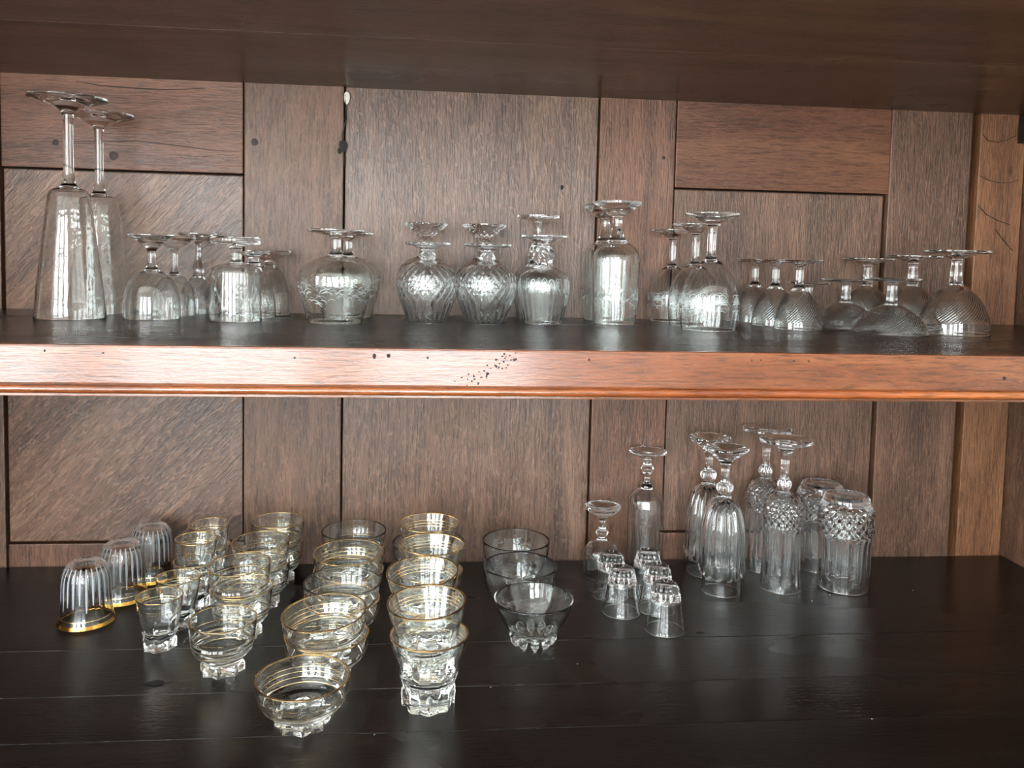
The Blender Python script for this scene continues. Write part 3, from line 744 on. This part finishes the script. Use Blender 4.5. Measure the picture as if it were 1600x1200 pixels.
stemmed('liq', 'glass_cut', 7, 12, 1.2, 3, 96, mods(flutes(12, 0.9, 6, 46), flutes(10, 1.2, 88, 110)))
stemmed('flute', 'glass_cut', 8, 15, 1.2, 3, 96, mods(flutes(14, 0.9, 72, 118)))
petal = lambda th, z: 1.0 * smooth(20, 24, z - 5 * tri(6.0 * th / PI)) * (1 - smooth(34, 44, z))
stemmed('cut', 'glass_cut', 10, 15, 1.6, 5, 120, mods(flutes(14, 3.2, 27, 124), petal, flutes(16, 0.8, 138, 150), flutes(10, 2.2, 186, 215)), 5, dish=5.0)
stemmed('dia', 'glass_cut', 9, 15, 1.5, 5, 144, mods(diamonds(16, 11.5, 1.9, 88, 134), flutes(16, 1.7, 8, 86), flutes(12, 1.2, 138, 152)), 8)

pd, o = tumbler_down_meshes(P['diat'], 1.8, 119, 7, 144, mods(diamonds(18, 14, 2.2, 78, 120), flutes(20, 1.9, 8, 74)), 9)
proto('diat', pd, 'glass_cut')
pd, o = tumbler_down_meshes(P['shot'], 1.3, 45, 4, 96, mods(flutes(12, 1.5, 43, 70), lambda th, z: -0.8 * smooth(38, 42, z - 6 * tri(12 * th / (2 * PI)))), 5)
proto('shot', pd, 'glass_cut')
pd, o = tumbler_down_meshes(P['ribt'], 1.2, 69, 7, 72, mods(flutes(24, 0.9, 22, 75)))
L = []
for k in range(24):
    th = 2 * PI * k / 24; zb = 22 + 6 * (k % 2) + 3 * math.sin(k * 1.7)
    L.append(([(th, zb + (70 - zb) * u) for u in [i / 9 for i in range(10)]], 2.6))
extra = [('ribbing', ribbons_mesh('ribbing', o, L, 0.5), 'rib_white'), ('gold_rim', band_mesh('gold_rim', o, 0.3, 4.2, 0.1, 0.15), 'lustre'), ('gold_line', band_mesh('gold_line', o, 9.0, 9.6, 0.1, 0.2), 'gilt')]
proto('ribt', pd, 'glass', extra)

def gold_lines(o, zr, t, zs):
    r1, z1 = o[-1]
    e = [('gold_rim', rim_ring_mesh('gold_rim', r1, z1, t), 'gilt')]
    for z in zs: e.append(('gold_line', band_mesh('gold_line', o, z, z + 0.4, 0.42, 0.15), 'gilt'))
    return e
pd, o = tumbler_up_meshes(P['smt'], 1.0, 12, 2, 96, mods(star(8, 1.3, 10, 18), flutes(8, 1.4, 16, 40)), 5)
proto('smt', pd, 'glass', gold_lines(o, 0, 1.2, (45, 48)))
ridg = lambda z0, z1, p, a: (lambda th, z: a * math.cos(2 * PI * z / p) * smooth(z0 - 1, z0 + 1, z) * (1 - smooth(z1 - 1, z1 + 1, z)))
pd, o = tumbler_up_meshes(P['med'], 1.2, 14, 2, 96, mods(star(8, 1.9, 8.5, 11.5), ridg(15, 40, 4.6, 0.55)), 5)
proto('med', pd, 'glass', gold_lines(o, 0, 1.2, (21, 25.5, 30, 40)))
pd, o = tumbler_up_meshes(P['bowl'], 1.6, 12, 2, 96, mods(star(8, 2.2, 8.5, 11), ridg(12, 30, 4.0, 0.55)), 5)
proto('bowl', pd, 'glass', gold_lines(o, 0, 1.6, (20, 24.5, 29, 33.5)))
proto('bowl_plain', pd, 'glass_green')
pd, o = tumbler_up_meshes(P['gold'], 1.8, 24, 2, 96, mods(star(8, 2.0, 14, 24), flutes(16, 0.7, 18, 36)), 5)
proto('gold', pd, 'glass', gold_lines(o, 0, 1.8, (55, 58.5, 62)))
# bowl on a ring of bead feet
pd, o = tumbler_up_meshes(P['beadb'], 2.4, 13.5, 1, 72, None, 4, -0.3, ('base', 'bowl'))
pd[0] = ('base', lathe('base', [(0, 8.2, False), (10, 8.0, False), (17, 7.9, False)] + [(r, z, True) for r, z in o[:5]], 72))
bead = bmesh.new(); bmesh.ops.create_uvsphere(bead, u_segments=16, v_segments=12, radius=1.0)
for v in bead.verts: v.co = Vector((v.co.x * 0.0052, v.co.y * 0.0050, v.co.z * 0.0088))
bme = bpy.data.meshes.new('bead_foot'); bead.to_mesh(bme); bead.free()
bme.polygons.foreach_set('use_smooth', [True] * len(bme.polygons))
PROTO['beadb'] = [(n, me, M['glass_green'], []) for n, me in pd]
hobn = lambda th, z: 0.9 * max(0, math.sin(14 * th + (PI if int(z / 5) % 2 else 0))) * abs(math.sin(PI * z / 5)) * smooth(0.5, 2, z) * (1 - smooth(20, 26, z))
pd, o = tumbler_up_meshes(P['hob'], 2.0, 4.5, 1, 112, mods(hobn), 6, 0.8, ('base', 'bowl'))
proto('hob', pd, 'glass_cut')

# ------------------------------------------------------------------ glasses on the middle shelf
U = ZU + 0.0003
put('giant', 'giant_goblet', 'tallest upside-down goblet with long stem, nearer of the giant pair', 'goblet', (-0.4525, -0.142, U), 0.925)
put('giant', 'giant_goblet', 'giant upside-down goblet half hidden behind its taller-looking twin', 'goblet', (-0.4524, -0.050, U), 0.91)
put('wineA', 'wine_glass', 'small round-bowled wine glass upside down right of the giant goblets', 'wine glass', (-0.3602, -0.130, U))
put('wineB', 'wine_glass', 'slim wine glass between the round-bowled one and the bulb-stemmed one', 'wine glass', (-0.3498, -0.074, U), 0.93)
put('bulb', 'liqueur_glass', 'small greyish glass with a bulb low in its stem, against the wall', 'liqueur glass', (-0.3320, -0.029, U), 0.93)
put('tumg', 'footed_tumbler', 'straight-sided footed tumbler etched with stars and a thick disc foot', 'footed glass', (-0.2553, -0.144, U))
put('tulsm', 'wine_glass', 'short-stemmed glass just behind the star-etched footed tumbler', 'wine glass', (-0.2456, -0.088, U), 0.9)
put('cone', 'wine_glass', 'grey ribbed glass with a wide conical foot behind the star-etched tumbler', 'wine glass', (-0.2360, -0.034, U), 0.93)
put('snif', 'brandy_snifter', 'big-bellied brandy snifter with etched feather pattern, front one', 'snifter', (-0.1333, -0.148, U), 0.94)
put('snif', 'brandy_snifter', 'brandy snifter peeking out behind the front feather-etched snifter', 'snifter', (-0.1283, -0.054, U), 0.93, 1.0)
put('facA', 'cut_brandy_glass', 'low cut-crystal brandy glass beside the big snifter, thin flat foot', 'brandy glass', (-0.0192, -0.125, U), 0.93)
put('facB', 'cut_brandy_glass', 'taller cut-crystal glass with faceted foot behind the left low brandy glass', 'brandy glass', (-0.0233, -0.046, U), 0.97)
put('facA', 'cut_brandy_glass', 'low cut-crystal brandy glass beside the twisted-knob glasses, thin flat foot', 'brandy glass', (0.0575, -0.125, U), 0.93, 0.2)
put('facB', 'cut_brandy_glass', 'taller cut-crystal glass with faceted foot behind the right low brandy glass', 'brandy glass', (0.0574, -0.046, U), 0.97, 0.2)
put('orn', 'knobbed_wine_glass', 'round glass with twisted knob stem and etched arches, lower and in front', 'wine glass', (0.1318, -0.118, U))
put('orn2', 'knobbed_wine_glass', 'taller twisted-knob glass with thin upper stem behind the lower one', 'wine glass', (0.1331, -0.045, U))
put('tul', 'tulip_goblet', 'tall tulip goblet with etched birds, the front one of two', 'goblet', (0.2320, -0.102, U))
put('tul', 'tulip_goblet', 'tall tulip goblet with etched birds, half behind its twin', 'goblet', (0.2300, -0.035, U), 1.0, 0.5)
put('etch', 'etched_goblet', 'large goblet with etched scrolls, foremost of three', 'goblet', (0.3373, -0.176, U), 0.95)
put('etch', 'etched_goblet', 'scroll-etched goblet in the middle of the three', 'goblet', (0.3400, -0.1035, U), 0.88, 0.3)
put('etch', 'etched_goblet', 'scroll-etched goblet at the back by the wall, lowest of three', 'goblet', (0.3280, -0.036, U), 0.84, 0.7)
put('opts', 'ribbed_sherry_glass', 'small spiral-ribbed sherry glass, front one of three', 'sherry glass', (0.4680, -0.147, U), 0.95)
put('opts', 'ribbed_sherry_glass', 'small spiral-ribbed sherry glass, middle one of three', 'sherry glass', (0.4600, -0.089, U), 0.95)
put('opts', 'ribbed_sherry_glass', 'small spiral-ribbed sherry glass nearest the wall and the etched goblets', 'sherry glass', (0.4530, -0.033, U), 0.95)
put('coupe', 'champagne_coupe', 'wide spiral-ribbed champagne coupe at the very front', 'coupe', (0.5720, -0.190, U), 0.87)
put('coupe', 'champagne_coupe', 'wide champagne coupe in the middle, behind the front coupe', 'coupe', (0.5530, -0.108, U), 0.82)
put('coupe', 'champagne_coupe', 'smallest coupe at the back between sherry glasses and coupes', 'coupe', (0.5310, -0.042, U), 0.74)
put('optl', 'ribbed_water_goblet', 'large spiral-ribbed goblet, rightmost on the middle shelf', 'goblet', (0.6650, -0.178, U), 0.92)
put('optl', 'ribbed_water_goblet', 'spiral-ribbed goblet second from the right end', 'goblet', (0.6530, -0.100, U), 0.86)
put('optl', 'ribbed_water_goblet', 'spiral-ribbed goblet at the back behind the coupes', 'goblet', (0.6210, -0.038, U), 0.82)

# ------------------------------------------------------------------ glasses on the lower shelf
G = 0.0003
for (x, y, lb) in ((-0.423, -0.178, 'white-ribbed upside-down tumbler with gold lip, nearest of three'), (-0.406, -0.110, 'white-ribbed upside-down tumbler with gold lip, middle of three'), (-0.391, -0.043, 'white-ribbed upside-down tumbler with gold lip, against the wall')):
    put('ribt', 'ribbed_tumbler', lb, 'tumbler', (x, y, G), 1.0, x * 9, group='white-ribbed gold-lipped tumblers')
def stackglass(kind, name, cat, x, y, dz, lo_label, hi_label, tilt=(0, 0), rz=0.0, s=1.0, kind2=None, group=None):
    put(kind, name, lo_label, cat, (x, y, G), s, rz, group=group)
    if hi_label: put(kind2 or kind, name, hi_label, cat, (x, y, G + dz), s, rz + 0.39, tilt, group=group)
g = 'small gold-rimmed shot tumblers'
stackglass('smt', 'star_base_shot_tumbler', 'shot tumbler', -0.3145, -0.250, 0, 'small star-based gold-rimmed tumbler standing alone at the row front', None, group=g)
stackglass('smt', 'star_base_shot_tumbler', 'shot tumbler', -0.3105, -0.195, 0, 'small star-based gold-rimmed tumbler right behind the front one', None, rz=0.3, group=g)
stackglass('smt', 'star_base_shot_tumbler', 'shot tumbler', -0.306, -0.142, 0.0285, 'lower small tumbler in the nearer stacked pair', 'upper small tumbler in the nearer stacked pair', (0.02, 0.03), 0.1, group=g)
stackglass('smt', 'star_base_shot_tumbler', 'shot tumbler', -0.302, -0.084, 0.0285, 'lower small tumbler in the stacked pair by the wall', 'upper small tumbler in the stacked pair by the wall', (0.03, -0.03), 0.2, group=g)
g = 'ringed gold-rimmed cups'
stackglass('med', 'ringed_cup', 'cup', -0.231, -0.307, 0, 'rounded gold-ringed cup on a star base, single at the row front', None, group=g)
stackglass('med', 'ringed_cup', 'cup', -0.230, -0.224, 0.0290, 'lower gold-ringed cup of the stack behind the single cup', 'upper tilted gold-ringed cup of the stack behind the single cup', (0.0, -0.05), 0.2, group=g)
stackglass('med', 'ringed_cup', 'cup', -0.224, -0.140, 0.0275, 'lower gold-ringed cup in the middle stack of cups', 'upper gold-ringed cup in the middle stack of cups', (0.02, -0.03), 0.4, group=g)
stackglass('med', 'ringed_cup', 'cup', -0.219, -0.060, 0.0275, 'lower gold-ringed cup in the stack by the wall', 'upper gold-ringed cup in the stack by the wall', (0.0, 0.02), 0.1, group=g)
g = 'dessert bowls'
stackglass('bowl', 'dessert_bowl', 'bowl', -0.130, -0.415, 0, 'gold-ringed dessert bowl on a star base, foremost on the shelf', None, rz=0.15, group=g)
stackglass('bowl', 'dessert_bowl', 'bowl', -0.119, -0.3235, 0.0245, 'lower gold-ringed bowl of the stack behind the foremost bowl', 'upper tilted gold-ringed bowl of the stack behind the foremost bowl', (0.0, -0.075), 0.3, group=g)
stackglass('bowl', 'dessert_bowl', 'bowl', -0.113, -0.233, 0.0205, 'lower gold-ringed bowl under a plain clear bowl, middle stack', 'plain clear bowl without gold, atop the middle bowl stack', (0.02, 0.0), 0.1, kind2='bowl_plain', group=g)
stackglass('bowl', 'dessert_bowl', 'bowl', -0.114, -0.1425, 0.0235, 'lower gold-ringed bowl of the fourth bowl stack', 'upper gold-ringed bowl of the fourth bowl stack', (0.02, -0.03), 0.5, group=g)
stackglass('bowl', 'dessert_bowl', 'bowl', -0.116, -0.051, 0.0205, 'lower gold-ringed bowl of the stack against the wall', 'plain clear bowl on top of the stack against the wall', (0.0, 0.0), 0.2, kind2='bowl_plain', group=g)
g = 'tall gold-rimmed whisky tumblers'
stackglass('gold', 'gold_rim_tumbler', 'tumbler', -0.010, -0.386, 0.0345, 'bottom tumbler of the foremost gold-rimmed pair, star base in view', 'upper tumbler nested in the foremost gold-rimmed pair', (0.02, -0.06), 0.05, group=g)
stackglass('gold', 'gold_rim_tumbler', 'tumbler', -0.016, -0.304, 0.0345, 'lower tumbler of the second gold-rimmed pair', 'upper tilted tumbler of the second gold-rimmed pair, broad gold lip', (0.03, -0.07), 0.3, group=g)
stackglass('gold', 'gold_rim_tumbler', 'tumbler', -0.010, -0.218, 0.0325, 'lower tumbler of the third gold-rimmed pair', 'upper tumbler of the third gold-rimmed pair', (0.02, 0.03), 0.2, group=g)
stackglass('gold', 'gold_rim_tumbler', 'tumbler', -0.012, -0.137, 0.0325, 'lower tumbler of the gold-rimmed pair nearest the wall', 'upper tumbler of the gold-rimmed pair nearest the wall', (0.0, 0.0), 0.1, group=g)
put('bowl_plain', 'clear_bowl', 'wide clear bowl hidden behind the gold-rimmed tumbler stacks', 'bowl', (-0.012, -0.060, G), 1.13)
bb = put('beadb', 'bead_footed_bowl', 'pale green flared bowl standing on a ring of bead feet', 'bowl', (0.111, -0.262, G))
for k in range(10):
    a = 2 * PI * (k + 0.5) / 10
    o = link('bead_foot', bme, M['glass_green'], bb); o.location = (0.0225 * math.cos(a), 0.0225 * math.sin(a), 0.0083); o.rotation_euler = (0, 0.3, a)
put('hob', 'hobnail_bowl', 'rounded clear bowl with studded base behind the bead-footed bowl', 'bowl', (0.105, -0.170, G))
put('hob', 'hobnail_bowl', 'rounded clear bowl with studded base nearest the wall', 'bowl', (0.109, -0.074, G), 0.99, 0.2)
put('liq', 'liqueur_goblet', 'small upside-down cut goblet with rounded bowl and saucer-like foot', 'goblet', (0.233, -0.061, G))
put('flute', 'champagne_flute', 'slender upside-down flute with knobbed stem by the wall', 'flute', (0.303, -0.033, G))
g = 'upside-down shot glasses'
for i, (x, y, lb) in enumerate(((0.277, -0.234, 'foremost upside-down shot glass of five'), (0.235, -0.182, 'front shot glass of the left file, beside the bowls'), (0.283, -0.176, 'shot glass directly behind the foremost one'), (0.232, -0.130, 'rear shot glass of the left file, before the small goblet'), (0.284, -0.122, 'rear shot glass of the right file, before the flute'))):
    put('shot', 'shot_glass', lb, 'shot glass', (x, y, G), 1.0, i * 0.2, group=g)
put('cut', 'fluted_goblet', 'deep-fluted crystal goblet with scalloped foot, the front one', 'goblet', (0.388, -0.120, G))
put('cut', 'fluted_goblet', 'deep-fluted crystal goblet with scalloped foot, half hidden behind', 'goblet', (0.388, -0.053, G), 1.0, 0.25)
put('dia', 'diamond_goblet', 'slim diamond-cut goblet with wide flat foot, the front one', 'goblet', (0.476, -0.111, G))
put('dia', 'diamond_goblet', 'slim diamond-cut goblet with wide flat foot, tallest at the back', 'goblet', (0.479, -0.0385, G), 1.0, 0.2)
put('diat', 'diamond_tumbler', 'tall diamond-cut tumbler upside down, the front and rightmost one', 'tumbler', (0.567, -0.112, G))
put('diat', 'diamond_tumbler', 'tall diamond-cut tumbler upside down, behind its twin', 'tumbler', (0.567, -0.037, G), 0.97, 0.2)
